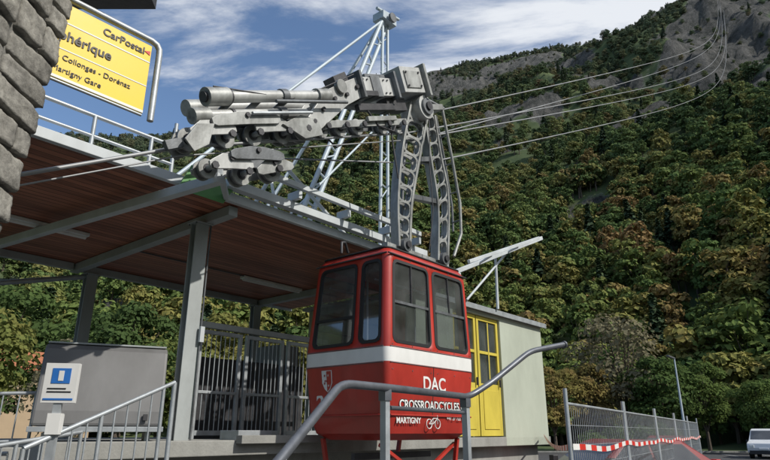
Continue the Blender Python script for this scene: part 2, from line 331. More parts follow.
# near trees
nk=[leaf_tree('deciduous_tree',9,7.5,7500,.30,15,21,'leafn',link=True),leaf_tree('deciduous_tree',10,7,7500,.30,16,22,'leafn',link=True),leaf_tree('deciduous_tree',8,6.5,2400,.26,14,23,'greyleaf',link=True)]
def put(o,x,y,s,rz): o.location=(x,y,height(x,y)-.1); o.scale=(s,s,s); o.rotation_euler=(0,0,rz)
def tree(k,az,r,s):
    o=bpy.data.objects.new('deciduous_tree',nk[k].data); COL.objects.link(o); put(o,r*math.sin(R(az)),r*math.cos(R(az)),s,random.uniform(0,6))
put(nk[0],-15.5,21,.78,0); put(nk[1],-11.5,27,.72,1); put(nk[2],21.5,56,1.55,2)
for k,az,r,s in [(1,-33,31,.8),(0,-20,34,.75),(1,-15,38,.85),(0,-9,40,.9),(2,-26.5,24,.6),(0,-2,46,.85),(1,5,50,.8),(0,10,52,.9),(1,15,54,.7),(0,24,58,.9),(1,27,60,.75),(0,31,56,.65),(1,34.5,62,.8),(0,39,60,.85),(1,18,58,.75),(0,-40,30,.9),(0,-48,28,.9),(1,45,60,1.0)]:
    tree(k,az,r,s)
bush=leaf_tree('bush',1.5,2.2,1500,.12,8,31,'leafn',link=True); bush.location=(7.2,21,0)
for x,y,s in ((9.5,27,1.2),(5.6,17.5,.7),(17,41,1.4),(20.5,44,1.2)):
    o=bpy.data.objects.new('bush',bush.data); COL.objects.link(o); o.location=(x,y,0); o.scale=(s,s,s); o.rotation_euler=(0,0,x)
# ============================================================ GROUND SURFACES
b=B(); b.add([(-12,-8,.004),(60,-8,.004),(60,52,.004),(4,52,.004),(-12,20,.004)],[[0,1,2,3,4]],'asphalt'); b.obj('car_park')
b=B()
for i in range(6):
    x=19+i*2.6; b.add([(x,44,.008),(x+.1,44,.008),(x+1.6,49,.008),(x+1.5,49,.008)],[[0,1,2,3]],'whites')
b.obj('parking_marking')
b=B()
for i in range(24):
    p0=Vector((2+i*2.4,52.0,0)); b.prism([p0,p0+Vector((2.38,0,0)),p0+Vector((2.38,.18,0)),p0+Vector((0,.18,0))],(0,0,.13),'concrete')
b.obj('kerb',bevel=.015)
# ============================================================ STATION
st_=empty('cable_car_station'); AM=3.9
b=B(); b.lbox(-4.0,AM-.06,1.46,6.25,4.46,4.475,'planks'); b.obj('soffit',st_)
b=B(); b.lbox(-4.02,AM,1.44,6.3,4.48,4.55,'whites')
b.lbox(-4.05,AM,1.36,1.435,4.45,4.57,'whites'); b.lbox(-4.05,AM,6.31,6.36,4.42,4.57,'whites'); b.lbox(-4.10,-4.055,1.36,6.36,4.44,4.565,'whites')
b.lbox(-1.7,2.6,1.22,1.34,4.58,4.70,'whites'); b.lbox(-1.7,2.2,1.05,1.12,4.84,4.92,'whites')
for a in (-1.5,-.6,.4,1.4,2.2): b.lbox(a-.03,a+.03,1.08,1.33,4.705,4.83,'whites')
b.obj('roof_edge',st_,bevel=.006)
b=B()
for (a,bb) in ((-1.5,2.1),(-1.15,6.05),(2.6,6.05),(2.8,2.1)):
    b.lbox(a-.1,a+.1,bb-.07,bb-.052,0.0,4.3,'post'); b.lbox(a-.1,a+.1,bb+.052,bb+.07,0.0,4.3,'post'); b.lbox(a-.012,a+.012,bb-.05,bb+.05,0.0,4.3,'post')
    b.lbox(a-.14,a+.14,bb-.11,bb+.11,4.30,4.318,'post')
    for s in (-1,1):
        for t_ in (-1,1): b.disc(L(a+s*.11,bb+t_*.085,4.295),(0,0,1),.012,.03,'mid',6)
for a in (-1.4,2.7): b.beam(L(a,1.5,4.385),L(a,6.2,4.385),.14,.13,'post')
b.beam(L(-3.9,6.05,4.39),L(-1.5,6.05,4.39),.1,.12,'post'); b.beam(L(-1.3,6.05,4.39),L(2.6,6.05,4.39),.1,.12,'post')
b.obj('posts_and_beams',st_,bevel=.004)
b=B(); b.beam(L(-2.30,.50,4.28),L(-3.05,5.9,4.30),.10,.115,'whites'); b.beam(L(-2.32,.50,4.36),L(-1.62,1.35,4.46),.06,.08,'whites'); b.obj('cantilever_beam',st_,bevel=.006)
b=B(); b.prism([L(-2.35,1.30,4.36),L(-1.70,1.30,4.36),L(-1.55,1.30,4.62),L(-2.2,1.30,4.72)],LB*.012,'green'); b.obj('green_panel',st_)
b=B(); b.tube(L(-2.6,6.1,3.90),L(-1.1,6.1,4.30),.045,'galv'); b.tube(L(-3.4,6.1,3.66),L(-2.6,6.1,3.9),.045,'galv'); b.obj('bracket_tube',st_)
for i,(a0,a1,bb) in enumerate(((1.0,2.5,4.4),(-3.3,-2.1,4.1))):
    b=B(); b.lbox(a0,a1,bb,bb+.14,4.40,4.455,'lampw'); b.path([L(a0+.03,bb+.07,4.39),L(a1-.03,bb+.07,4.39)],.03,'white'); b.obj('light_fitting',st_,bevel=.01)
b=B(); b.tube(L(-1.38,2.02,1.5),L(-1.38,2.02,4.3),.012,'mid',6); b.path([L(-1.38,2.02,4.3),L(-1.3,2.1,4.44),L(-1.3,4.4,4.44),L(1.0,4.42,4.44)],.012,'mid',6); b.lbox(-1.42,-1.36,1.96,2.0,2.7,2.9,'whites'); b.obj('conduit',st_)
b=B()
for z,r in ((5.03,.024),(4.78,.02)):
    b.tube(L(-4.0,1.6,z),L(-2.3,1.6,z),r,'galv'); b.tube(L(-4.0,3.4,z+.12),L(-1.0,3.4,z+.12),r,'galv'); b.tube(L(-4.0,1.6,z),L(-4.0,3.4,z+.12),r,'galv')
for a in (-4.0,-3.3,-2.6,-2.3): b.tube(L(a,1.6,4.55),L(a,1.6,5.03 if a<-2.4 else 5.35),.024,'galv')
for a in (-4.0,-2.9,-1.9,-1.0): b.tube(L(a,3.4,4.55),L(a,3.4,5.15),.02,'galv')
b.obj('roof_railing',st_)
b=B(); b.lbox(-3.2,8.1,1.75,6.6,1.32,1.50,'concrete'); b.lbox(-3.0,7.9,2.0,6.4,0,1.315,'concrete'); b.lbox(-4.6,-3.21,2.2,5.2,0,1.45,'concrete')
b.obj('platform',st_,bevel=.01)
b=B(); bb=3.2
for a0,a1 in ((-.62,.18),(.26,1.06),(1.14,1.94)):
    for (x0,x1,z0,z1) in ((a0,a0+.06,1.5,3.1),(a1-.06,a1,1.5,3.1),(a0+.062,a1-.062,3.04,3.1),(a0+.062,a1-.062,1.55,1.62),(a0+.062,a1-.062,2.15,2.19)): b.lbox(x0,x1,bb,bb+.05,z0,z1,'galv')
    k=int((a1-a0-.12)/.085)
    for i in range(1,k): 
        x=a0+.06+i*(a1-a0-.12)/k; b.tube(L(x,bb+.025,1.62),L(x,bb+.025,3.04),.009,'galv',6)
b.lbox(-.75,2.1,bb-.02,bb+.07,3.13,3.22,'post'); b.lbox(-.82,-.70,bb-.03,bb+.09,1.5,3.30,'post')
b.lbox(-.6,2.0,bb+.5,bb+.55,1.5,2.75,'dark'); b.lbox(-.9,1.0,1.62,1.74,1.46,1.56,'concrete')
b.lbox(-.75,-.2,1.9,2.3,1.5,1.62,'galv')
b.obj('grille_door',st_,bevel=.004)
b=B(); b.lbox(.2,1.5,4.5,5.0,1.5,2.3,'cab'); b.lbox(.15,1.55,4.45,5.05,2.303,2.34,'whites'); b.lbox(1.8,2.3,4.2,4.9,1.5,3.2,'cab'); b.tube(L(.6,4.6,2.34),L(.6,4.6,2.7),.03,'dark'); b.obj('control_desk',st_,bevel=.01)
# ------------------------------------------------------------ mast
ms=empty('steel_mast'); b=B()
b.tube(L(2.42,2.2,4.56),L(2.50,2.2,10.2),.035,'bluegrey'); b.tube(L(2.78,2.3,4.56),L(2.72,2.25,10.2),.035,'bluegrey')
for i in range(15):
    z=4.8+i*.36; z2=z+.36
    b.tube(L(2.43,2.2,z),L(2.77,2.3,z2) if i%2 else L(2.77,2.3,z),.014,'bluegrey',6)
p0=L(.22,2.2,4.56);p1=L(2.5,2.2,10.15); q0=L(.52,2.3,4.56);q1=L(2.66,2.25,10.0)
b.tube(p0,p1,.045,'bluegrey'); b.tube(q0,q1,.045,'bluegrey')
for i in range(18):
    t=i/18+.02; b.tube(p0.lerp(p1,t),q0.lerp(q1,t+(.045 if i%2 else 0)),.018,'bluegrey',6)
b.tube(L(-2.2,2.2,4.56),L(2.5,2.2,10.1),.028,'bluegrey')
b.tube(L(.2,2.25,4.95),L(2.5,2.25,7.6),.02,'bluegrey',8)
b.lbox(2.40,2.85,2.1,2.4,10.1,10.28,'bluegrey'); b.tube(L(2.3,2.2,10.3),L(3.05,2.2,10.45),.035,'bluegrey')
b.disc(L(2.62,2.02,10.15),LB,.11,.05,'mid')
b.tube(L(.4,3.9,4.56),L(2.6,2.4,10.1),.035,'bluegrey')
b.tube(L(-.58,1.6,5.45),L(.75,1.5,4.6),.03,'whites'); b.tube(L(-.7,2.2,4.6),L(-.58,1.6,5.45),.03,'whites'); b.tube(L(-.58,1.6,5.45),L(-1.6,1.5,4.65),.03,'whites')
b.tube(L(-.3,1.9,4.6),L(-.39,2.2,5.9),.025,'whites')
b.obj('lattice',ms)
# ------------------------------------------------------------ guide beams + building on the right
g_=empty('guide_beam'); b=B()
b.beam(L(3.95,1.55,4.62),L(8.1,1.55,6.36),.08,.09,'whites'); b.beam(L(3.95,1.2,4.78),L(7.4,1.3,6.14),.06,.07,'whites')
b.tube(L(5.7,1.6,4.15),L(5.74,1.6,5.35),.03,'whites'); b.tube(L(4.45,1.6,4.15),L(6.2,1.6,5.5),.025,'whites'); b.tube(L(6.2,1.55,5.55),L(6.2,1.25,5.62),.025,'whites'); b.tube(L(4.9,1.55,5.0),L(4.9,1.22,5.12),.025,'whites')
b.obj('beams',g_,bevel=.006)
bd=empty('yellow_door_building')
b=B(); D0,D1=4.15,6.0
b.lbox(2.9,D0,1.75,4.6,1.5,4.05,'render'); b.lbox(D1,8.02,1.75,4.6,1.32,4.05,'render'); b.lbox(D0,D1,1.95,4.6,1.5,4.05,'render'); b.lbox(D0,D1,1.75,1.95,3.96,4.05,'render')
b.obj('walls',bd,bevel=.01)
b=B(); b.lbox(2.8,8.12,1.66,4.7,4.053,4.12,'post'); b.lbox(2.78,8.14,1.64,1.658,4.03,4.14,'galv'); b.obj('roof',bd,bevel=.005)
b=B(); 
for i in range(2):
    a0=D0+.03+i*.92; a1=a0+.88
    for (x0,x1,z0,z1) in ((a0,a0+.08,1.52,3.95),(a1-.08,a1,1.52,3.95),(a0+.082,a1-.082,3.86,3.95),(a0+.082,a1-.082,1.52,2.55),(a0+.082,a1-.082,3.16,3.22)): b.lbox(x0,x1,1.80,1.86,z0,z1,'doory')
    b.lbox(a0+.42,a0+.46,1.79,1.80,2.57,3.84,'doory')
    b.lbox(a0+.14,a1-.14,1.785,1.797,1.65,2.42,'doory')
    b.lbox(a0+.78,a0+.81,1.74,1.78,2.50,2.66,'dark')
b.obj('yellow_door',bd,bevel=.006)
b=B(); b.lbox(D0+.1,D1-.06,1.83,1.835,2.56,3.85,'glass'); b.obj('door_glass',bd)
# ============================================================ CABLES
b=B(); DD=775
def cable(a0,b0,z0,az,s,zt,r,segs=44,D=DD):
    p0=L(a0,b0,z0); pts=[]; k=(zt-z0-s*D)/D**2
    for i in range(segs+1):
        d=D*(i/segs)**1.8; pts.append((p0.x+math.sin(R(az))*d,p0.y+math.cos(R(az))*d,z0+s*d+k*d*d))
    rr=[r*(1+min(3,math.hypot(p[0],p[1])/90)) for p in pts]
    b.path(pts,rr,'rope',6)
HT=height(math.sin(R(34.6))*DD,math.cos(R(34.6))*DD)+24
for a0,b0,z0,az,s,dr in ((1.0,.40,6.15,34.5,.540,0),(1.0,.40,6.02,34.7,.525,-2),(1.9,.4,6.95,34.4,.590,1),(2.2,1.2,6.75,34.6,.575,0),(1.4,.4,5.75,34.6,.498,-1)):
    cable(a0,b0,z0,az,s,HT+dr,.013)
b.path([L(1.0,.4,6.15),L(-2.89,.4,4.41),L(-4.42,.4,3.55),L(-9,.4,.3)],.020,'rope',8)
b.path([L(1.0,.4,6.02),L(-2.89,.4,4.31),L(-4.42,.4,3.45),L(-9,.4,.2)],.009,'rope',6)
b.path([L(1.4,.4,5.75),L(-1.6,1.0,4.95),L(-1.8,2.2,4.6)],.012,'rope',6)
b.obj('overhead_cable')
b=B(); T0=Vector((math.sin(R(34.6))*776,math.cos(R(34.6))*776,0)); h0=height(T0.x,T0.y)
for dx in (-3,3):
    b.tube(T0+Vector((dx,-3,h0-3)),T0+Vector((dx*.3,0,h0+26)),.35,'mid'); b.tube(T0+Vector((dx,3,h0-3)),T0+Vector((dx*.3,0,h0+26)),.35,'mid')
for z in (6,12,18): b.tube(T0+Vector((-2.6,0,h0+z)),T0+Vector((2.6,0,h0+z)),.2,'mid')
b.beam(T0+Vector((-5,0,h0+24)),T0+Vector((5,0,h0+24)),.7,.7,'mid'); b.obj('ridge_pylon')
# ============================================================ CABLE CAR
car=empty('cable_car')
zk=[1.50,1.58,1.78,2.44,2.62,2.70,3.78,3.88,3.97]
A0=[.20,.08,.02,-.04,-.04,-.035,.02,.03,.09]; A1=[1.78,1.88,1.93,1.97,1.97,1.97,1.92,1.91,1.85]
B0=[.20,.08,.02,-.03,-.03,-.028,.01,.02,.08]; B1=[1.25,1.36,1.42,1.48,1.48,1.47,1.37,1.35,1.29]
def ext(z): return [float(np.interp(z,zk,q)) for q in (A0,A1,B0,B1)]
rc=.09
def ring(z):
    a0,a1,b0,b1=ext(z); P=[]
    fa=lambda t:a0+(a1-a0)*t/1.95; fb=lambda t:b0+(b1-b0)*t/1.45
    cor=lambda cx,cy,s:[(cx+rc*math.cos(R(s+q)),cy+rc*math.sin(R(s+q))) for q in (22,45,68)]
    P+= [(a0+rc,b0)]+[(fa(t),b0) for w in ((.12,.90),(1.02,1.80)) for t in w]+[(a1-rc,b0)]+cor(a1-rc,b0+rc,-90)
    P+= [(a1,b0+rc)]+[(a1,fb(t)) for t in (.2,.64,.8,1.25)]+[(a1,b1-rc)]+cor(a1-rc,b1-rc,0)
    P+= [(a1-rc,b1)]+[(fa(t),b1) for t in (1.80,1.02,.90,.12)]+[(a0+rc,b1)]+cor(a0+rc,b1-rc,90)
    P+= [(a0,b1-rc)]+[(a0,fb(t)) for t in (1.30,.58,.46,.12)]+[(a0,b0+rc)]+cor(a0+rc,b0+rc,180)
    return [L(a,bb,z) for a,bb in P]
n_r=len(ring(2))
win={1,3, 9+1,9+3, 18+1,18+3, 27+1,27+3}
b=B(); rings=[ring(z) for z in zk]
for i in range(len(zk)-1):
    for j in range(n_r):
        if i==5 and j in win: continue
        b.add([rings[i][j],rings[i][(j+1)%n_r],rings[i+1][(j+1)%n_r],rings[i+1][j]],[[0,1,2,3]],'white' if i==3 else 'red',False)
b.add(rings[0],[list(range(n_r))[::-1]],'dark')
ob=b.obj('body',car)
bm=bmesh.new(); bm.from_mesh(ob.data); bmesh.ops.remove_doubles(bm,verts=bm.verts,dist=.0005); bmesh.ops.recalc_face_normals(bm,faces=bm.faces)
for f in bm.faces: f.smooth=True
for e in bm.edges:
    if len(e.link_faces)==2 and e.calc_face_angle(0)>R(31): e.smooth=False
bm.to_mesh(ob.data); bm.free()
md=ob.modifiers.new('s','SOLIDIFY'); md.thickness=.03; md.offset=-1
b=B(); tp=ring(3.97); cen=L(.97,.70,4.06); mid=[v.lerp(cen,.35)+Vector((0,0,.035)) for v in tp]
b.add(tp+mid+[cen],[[j,(j+1)%n_r,n_r+(j+1)%n_r,n_r+j] for j in range(n_r)]+[[n_r+j,n_r+(j+1)%n_r,2*n_r] for j in range(n_r)],'dark',True)
rg=[v.lerp(cen,-.012) for v in tp]; b.path(rg+[rg[0]],.016,'rubber',8)
b.obj('roof',car)
def rrect(x0,x1,z0,z1,r,n=5):
    P=[]
    for cx,cz,s in ((x1-r,z0+r,-90),(x1-r,z1-r,0),(x0+r,z1-r,90),(x0+r,z0+r,180)):
        for i in range(n+1): P.append((cx+r*math.cos(R(s+90*i/n)),cz+r*math.sin(R(s+90*i/n))))
    return P
def surf(face,t,z,off):
    a0,a1,b0,b1=ext(z)
    if face=='long': return L(a0+(a1-a0)*t/1.95,b0-off,z)
    if face=='end': return L(a0-off,b0+(b1-b0)*t/1.45,z)
    if face=='far': return L(a0+(a1-a0)*t/1.95,b1+off,z)
    return L(a1+off,b0+(b1-b0)*t/1.45,z)
fb_=B(); gl=B()
for face,ws in (('long',((.12,.90),(1.02,1.80))),('far',((.12,.90),(1.02,1.80))),('end',((.12,.46),(.58,1.30))),('back',((.2,.64),(.8,1.25)))):
    for (x0,x1) in ws:
        z0,z1=2.70,3.78; d=.022
        O=rrect(x0-d,x1+d,z0-d,z1+d,.10); I=rrect(x0+.02,x1-.02,z0+.02,z1-.02,.07)
        n_=len(O); V=[surf(face,x,z,.006) for x,z in O]+[surf(face,x,z,.010) for x,z in I]+[surf(face,x,z,-.03) for x,z in I]
        fb_.add(V,[[i,(i+1)%n_,n_+(i+1)%n_,n_+i] for i in range(n_)]+[[n_+i,n_+(i+1)%n_,2*n_+(i+1)%n_,2*n_+i] for i in range(n_)],'rubber')
        gl.add([surf(face,x,z,-.016) for x,z in ((x0,z0),(x1,z0),(x1,z1),(x0,z1))],[[0,1,2,3]],'glass')
        if x1-x0>.5:
            zz=3.04 if face in('end',) else 3.20
            fb_.add([surf(face,x,z,o_) for o_ in (-.012,.008) for x,z in ((x0+.01,zz),(x1-.01,zz),(x1-.01,zz+.035),(x0+.01,zz+.035))],[[3,2,1,0],[4,5,6,7],[0,1,5,4],[2,3,7,6]],'rubber' if face=='end' else 'mid')
        if face=='long':
            xm=(x0+x1)/2; fb_.add([surf(face,x,z,o_) for o_ in (-.012,.004) for x,z in ((xm-.010,3.236),(xm+.010,3.236),(xm+.010,z1-.02),(xm-.010,z1-.02))],[[3,2,1,0],[4,5,6,7],[1,2,6,5],[3,0,4,7]],'dark')
fb_.obj('window_frames',car); gl.obj('windows',car)
b=B(); b.lbox(.1,1.85,.1,1.36,1.62,1.66,'interior'); b.lbox(.1,.45,.12,1.3,1.66,2.1,'interior'); b.lbox(1.5,1.85,.12,1.3,1.66,2.1,'interior')
for a in (.4,.97,1.5): b.tube(L(a,.70,1.66),L(a,.70,3.9),.018,'galv')
b.tube(L(.1,.30,3.55),L(1.85,.30,3.55),.015,'galv'); b.tube(L(.1,1.15,3.55),L(1.85,1.15,3.55),.015,'galv'); b.lbox(.08,1.87,.08,1.33,3.86,3.88,'interior')
for zz in (2.72,2.95): b.tube(L(.08,1.32,zz),L(1.85,1.32,zz),.012,'mid')
b.obj('interior',car)
b=B() 
for t in (.955,):
    b.add([surf('long',t-.006,z,.003) for z in (1.8,2.44)]+[surf('long',t+.006,z,.003) for z in (2.44,1.8)],[[0,1,2,3]],'rubber')
for z in (1.80,): b.path([surf('long',x,z,.012) for x in (.05,1.0,1.9)],.012,'red',6); b.path([surf('end',x,z,.012) for x in (.05,.7,1.4)],.012,'red',6)
for z in (2.43,2.63): b.path([surf('long',x,z,.002) for x in (.06,1.0,1.89)],.006,'mid',5); b.path([surf('end',x,z,.002) for x in (.06,.7,1.39)],.006,'mid',5)
b.path([surf('long',x,3.86,.015) for x in (.0,1.0,1.95)],.012,'dark',6); b.path([surf('end',x,3.86,.015) for x in (0,.7,1.45)],.012,'dark',6)
for x in (.10,.5,.9,1.05,1.45,1.84):
    for z in (2.35,2.66,3.83): b.disc(surf('long',x,z,.002),LB,.008,.008,'mid',6)
for a in (.15,1.8):
    for bb in (.2,1.25): b.beam(L(a,bb,1.52),L(a+(.08 if a<1 else -.08),bb,1.18),.05,.05,'red')
    b.beam(L(a+(.08 if a<1 else -.08),.1,1.16),L(a+(.08 if a<1 else -.08),1.35,1.16),.06,.06,'red')
b.beam(L(.15,.7,1.3),L(1.8,.7,1.3),.06,.08,'dark'); b.beam(L(.15,.25,1.45),L(.65,.25,1.2),.04,.04,'red'); b.beam(L(1.8,.25,1.45),L(1.3,.25,1.2),.04,.04,'red')
b.beam(L(.45,.42,4.13),L(2.0,.42,4.13),.10,.10,'alu'); 
for a in (.62,.95,1.5,1.85): b.lbox(a-.03,a+.03,.36,.48,4.02,4.08,'alu')
b.path([L(.06,.9,4.02),L(.06,.9,4.18),L(.18,.95,4.22),L(.3,1.0,4.10)],.02,'dark',8)
b.obj('trim',car)
rz=R(50)
def tl(t,z,off=.006): return surf('long',t,z,off)
text('text_dac','DAC',tl(.98,2.20),.25,'white',rz,car,bold=.004)
text('text_url_outline','CROSSROADCYCLES.CH',tl(1.03,1.925,.004),.155,'black',rz,car,bold=.012,sx=.93)  # printed black outline around the white lettering
text('text_url','CROSSROADCYCLES.CH',tl(1.03,1.925,.008),.155,'white',rz,car,bold=.002,sx=.93)
text('text_town','MARTIGNY',tl(.42,1.735,.018),.10,'white',rz,car,bold=.002)
text('text_phone','+41 27 722 30 17',tl(1.55,1.775,.016),.075,'white',rz,car)
b=B()
for t in (.88,1.08):
    c=tl(t,1.70,.02); pts=[c+LA*(.06*math.cos(q))+Vector((0,0,.06*math.sin(q))) for q in np.linspace(0,2*math.pi,17)]; b.path(pts,.006,'white',5)
for p_,q_ in (((.88,1.70),(.95,1.77)),((.95,1.77),(1.05,1.77)),((1.05,1.77),(.97,1.70)),((.97,1.70),(.95,1.77)),((.97,1.70),(.88,1.70)),((1.04,1.81),(1.08,1.70))): b.tube(tl(p_[0],p_[1],.02),tl(q_[0],q_[1],.02),.006,'white',5)
b.obj('bicycle_logo',car)
re_=R(-40)
text('text_number','2',surf('end',1.18,1.95,.008),.30,'white',re_,car,bold=.006)
b=B(); sh=[(-.09,.13),(.09,.13),(.09,-.03),(.05,-.11),(0,-.15),(-.05,-.11),(-.09,-.03)]
c=1.02; 
b.prism([surf('end',c+x,2.25+z,.003) for x,z in sh],-LA*.006,'white')
b.prism([surf('end',c+x*.9,2.25+z*.93,.010) for x,z in [(-.09,.13),(0,.13),(0,-.15),(-.05,-.11),(-.09,-.03)]],-LA*.004,'red')
b.obj('shield',car)
for i,(x,z) in enumerate(((.035,.07),(-.03,.07),(0.0,0),(.045,-.03),(-.03,-.06),(.03,.0))):
    text('shield_star','*',surf('end',c+x,2.23+z,.016),.07,'white' if x<0 else 'red',re_,car)
# ---- hanger
b=B(); HB=.40
def spl(c):
    c=[Vector(q) for q in c]; P=[2*c[0]-c[1]]+c+[2*c[-1]-c[-2]]; out=[]
    for i in range(1,len(P)-2):
        for j in range(8):
            t=j/8; out.append(.5*((2*P[i])+(-P[i-1]+P[i+1])*t+(2*P[i-1]-5*P[i]+4*P[i+1]-P[i+2])*t*t+(-P[i-1]+3*P[i]-3*P[i+1]+P[i+2])*t**3))
    out.append(c[-1]); return out
def ladder(c1,c2,n,w=.045,d=.15,k='alu'):
    s1,s2=spl(c1),spl(c2)
    for s,other in ((s1,s2),(s2,s1)):
        V=[]
        for q,o_ in zip(s,other):
            dr=(o_-q).normalized()*w
            V+= [L(q[0],HB-d/2,q[1]),L(q[0]+dr[0],HB-d/2,q[1]+dr[1]),L(q[0]+dr[0],HB+d/2,q[1]+dr[1]),L(q[0],HB+d/2,q[1])]
        F=[]
        for i in range(len(s)-1):
            for j in range(4): F.append([4*i+j,4*i+(j+1)%4,4*i+4+(j+1)%4,4*i+4+j])
        F+= [[0,1,2,3],[4*len(s)-4,4*len(s)-3,4*len(s)-2,4*len(s)-1]]
        b.add(V,F,k)
    def at(s,t): u=max(0,min(.9999,t))*(len(s)-1); q=int(u); return s[q].lerp(s[q+1],u-q)
    for i in range(n):
        t0,t1=i/n,(i+1)/n; m_=16
        for bb in (HB-d/2+.02,HB+d/2-.04):
            O=[];I=[]
            for j in range(m_):
                an=2*math.pi*j/m_+math.pi/m_; cx,cy=math.cos(an),math.sin(an); mm=max(abs(cx),abs(cy)); ox,oy=cx/mm,cy/mm
                pw=lambda v: math.copysign(abs(v)**.7,v)
                for (lst,fx,fy) in ((O,ox,oy),(I,pw(cx)*.88,pw(cy)*.85)):
                    t=(t0+t1)/2+fy*(t1-t0)/2; p_=at(s1,t); q_=at(s2,t); ww=(q_-p_).length; e_=min(.45,w*.8/ww); r_=p_.lerp(q_,e_+(1-2*e_)*(fx*.5+.5)); lst.append(r_)
            V=[L(r_[0],bb,r_[1]) for r_ in O]+[L(r_[0],bb,r_[1]) for r_ in I]+[L(r_[0],bb+.02,r_[1]) for r_ in O]+[L(r_[0],bb+.02,r_[1]) for r_ in I]
            F=[[j,(j+1)%m_,m_+(j+1)%m_,m_+j] for j in range(m_)]+[[2*m_+j,2*m_+(j+1)%m_,3*m_+(j+1)%m_,3*m_+j] for j in range(m_)]+[[m_+j,m_+(j+1)%m_,3*m_+(j+1)%m_,3*m_+j] for j in range(m_)]
            b.add(V,F,k)
ladder([(1.00,6.70),(.76,5.75),(.64,4.88),(.66,4.16)],[(1.54,6.80),(1.24,5.76),(1.02,4.92),(.95,4.16)],9)
ladder([(1.36,6.60),(1.52,5.85),(1.68,5.10),(1.64,4.16)],[(1.70,6.75),(1.85,6.05),(2.03,5.35),(1.95,4.16)],9)
b.path([L(1.85,.3,6.95),L(2.10,.3,6.1),L(2.30,.3,5.3),L(2.30,.3,4.75),L(2.05,.3,4.3)],.026,'alu',8)
b.path([L(1.95,.5,6.9),L(2.18,.5,6.1),L(2.36,.5,5.3),L(2.36,.5,4.85)],.020,'mid',8)
for z in (5.0,5.5,6.0,6.5): b.tube(L(2.33-abs(z-5.1)*.22,.3,z),L(2.36-abs(z-5.1)*.22,.5,z),.014,'mid',6)
b.path([L(1.30,.62,6.6),L(1.15,.62,5.6),L(1.10,.62,4.9),L(1.20,.60,4.2)],.03,'mid',8)
b.path([L(1.34,.22,6.5),L(1.30,.2,5.6),L(1.36,.2,4.9),L(1.30,.25,4.2)],.010,'dark',6)
for z,a0,a1 in ((5.05,1.0,1.70),(5.75,1.22,1.54)): b.beam(L(a0,HB,z),L(a1,HB,z+.12),.10,.08,'mid')
for (a,z) in ((.80,4.20),(1.78,4.20)): b.disc(L(a,HB,z),LB,.10,.26,'mid'); b.disc(L(a,HB,z),LB,.05,.32,'dark')
b.obj('hanger',car,bevel=.004)
# ---- carriage
b=B()
def cyl(p,q,r,bb,k='alu',n=16): b.tube(L(p[0],bb,p[1]),L(q[0],bb,q[1]),r,k,n)
def ln(p,q,t): return (p[0]+(q[0]-p[0])*t,p[1]+(q[1]-p[1])*t)
U0,U1=(-2.72,5.03),(-.95,5.86)
cyl(U0,U1,.072,.25,'alul'); cyl(ln(U0,U1,-.02),ln(U0,U1,.13),.105,.25,'alu'); cyl(ln(U0,U1,.13),ln(U0,U1,.15),.085,.25,'dark'); cyl(ln(U0,U1,.55),ln(U0,U1,.60),.09,.25,'mid'); cyl(ln(U0,U1,.88),ln(U0,U1,1.0),.10,.25); cyl(ln(U0,U1,-.035),ln(U0,U1,-.02),.06,.25,'dark')
cyl(U0,U1,.066,.62,'alul'); cyl(ln(U0,U1,-.02),ln(U0,U1,.10),.095,.62)
V0,V1=(-2.87,4.74),(-1.30,5.46); cyl(V0,V1,.062,.28,'alul'); cyl(ln(V0,V1,.0),ln(V0,V1,.12),.088,.28,'alu'); cyl(ln(V0,V1,.72),ln(V0,V1,.78),.09,.28,'mid'); cyl(ln(V0,V1,.3),ln(V0,V1,.32),.075,.28,'dark')
cyl((-2.41,5.25),(-.60,6.06),.022,.36,'alul'); cyl((-1.9,5.30),(-.70,5.83),.022,.12,'mid'); cyl((-2.2,5.02),(-1.3,5.42),.02,.15,'galv')
cyl((-2.3,4.92),(-1.1,5.50),.035,.45,'mid'); 
for t in (.2,.42,.66): 
    u=ln(U0,U1,t); v=ln(V0,V1,t); b.beam(L(u[0],.33,u[1]),L(v[0],.33,v[1]),.05,.07,'mid')
def plate(pts,b0,t,k): b.prism([L(p[0],b0,p[1]) for p in pts],LB*t,k)
def rocker(a0,z0,a1,z1,h,bb,t,k):
    d=Vector((a1-a0,z1-z0)).normalized(); nn=Vector((-d.y,d.x)); p=Vector((a0,z0)); q=Vector((a1,z1)); c_=(p+q)/2
    P=[p-d*.06+nn*.03,p+nn*.06,c_-d*.1+nn*h,c_+d*.1+nn*h,q+nn*.06,q+d*.06+nn*.03,q+d*.06-nn*.03,q-nn*.055,c_-nn*.05,p-nn*.055,p-d*.06-nn*.03]
    plate([(v.x,v.y) for v in P],bb,t,k)
    b.disc(L(c_.x+nn.x*h*.55,bb-.01,c_.y+nn.y*h*.55),LB,.03,.03,'dark',8)
def wheel(a,z,r,bb=.40):
    b.disc(L(a,bb,z),LB,r,.08,'mid',24); b.disc(L(a,bb-.05,z),LB,r+.025,.02,'alu',24); b.disc(L(a,bb+.05,z),LB,r+.025,.02,'alu',24); b.disc(L(a,bb-.062,z),LB,r*.62,.01,'dark',20); b.disc(L(a,bb-.03,z),LB,.032,.36,'galv',10); b.disc(L(a,bb-.20,z),LB,.045,.03,'dark',6)
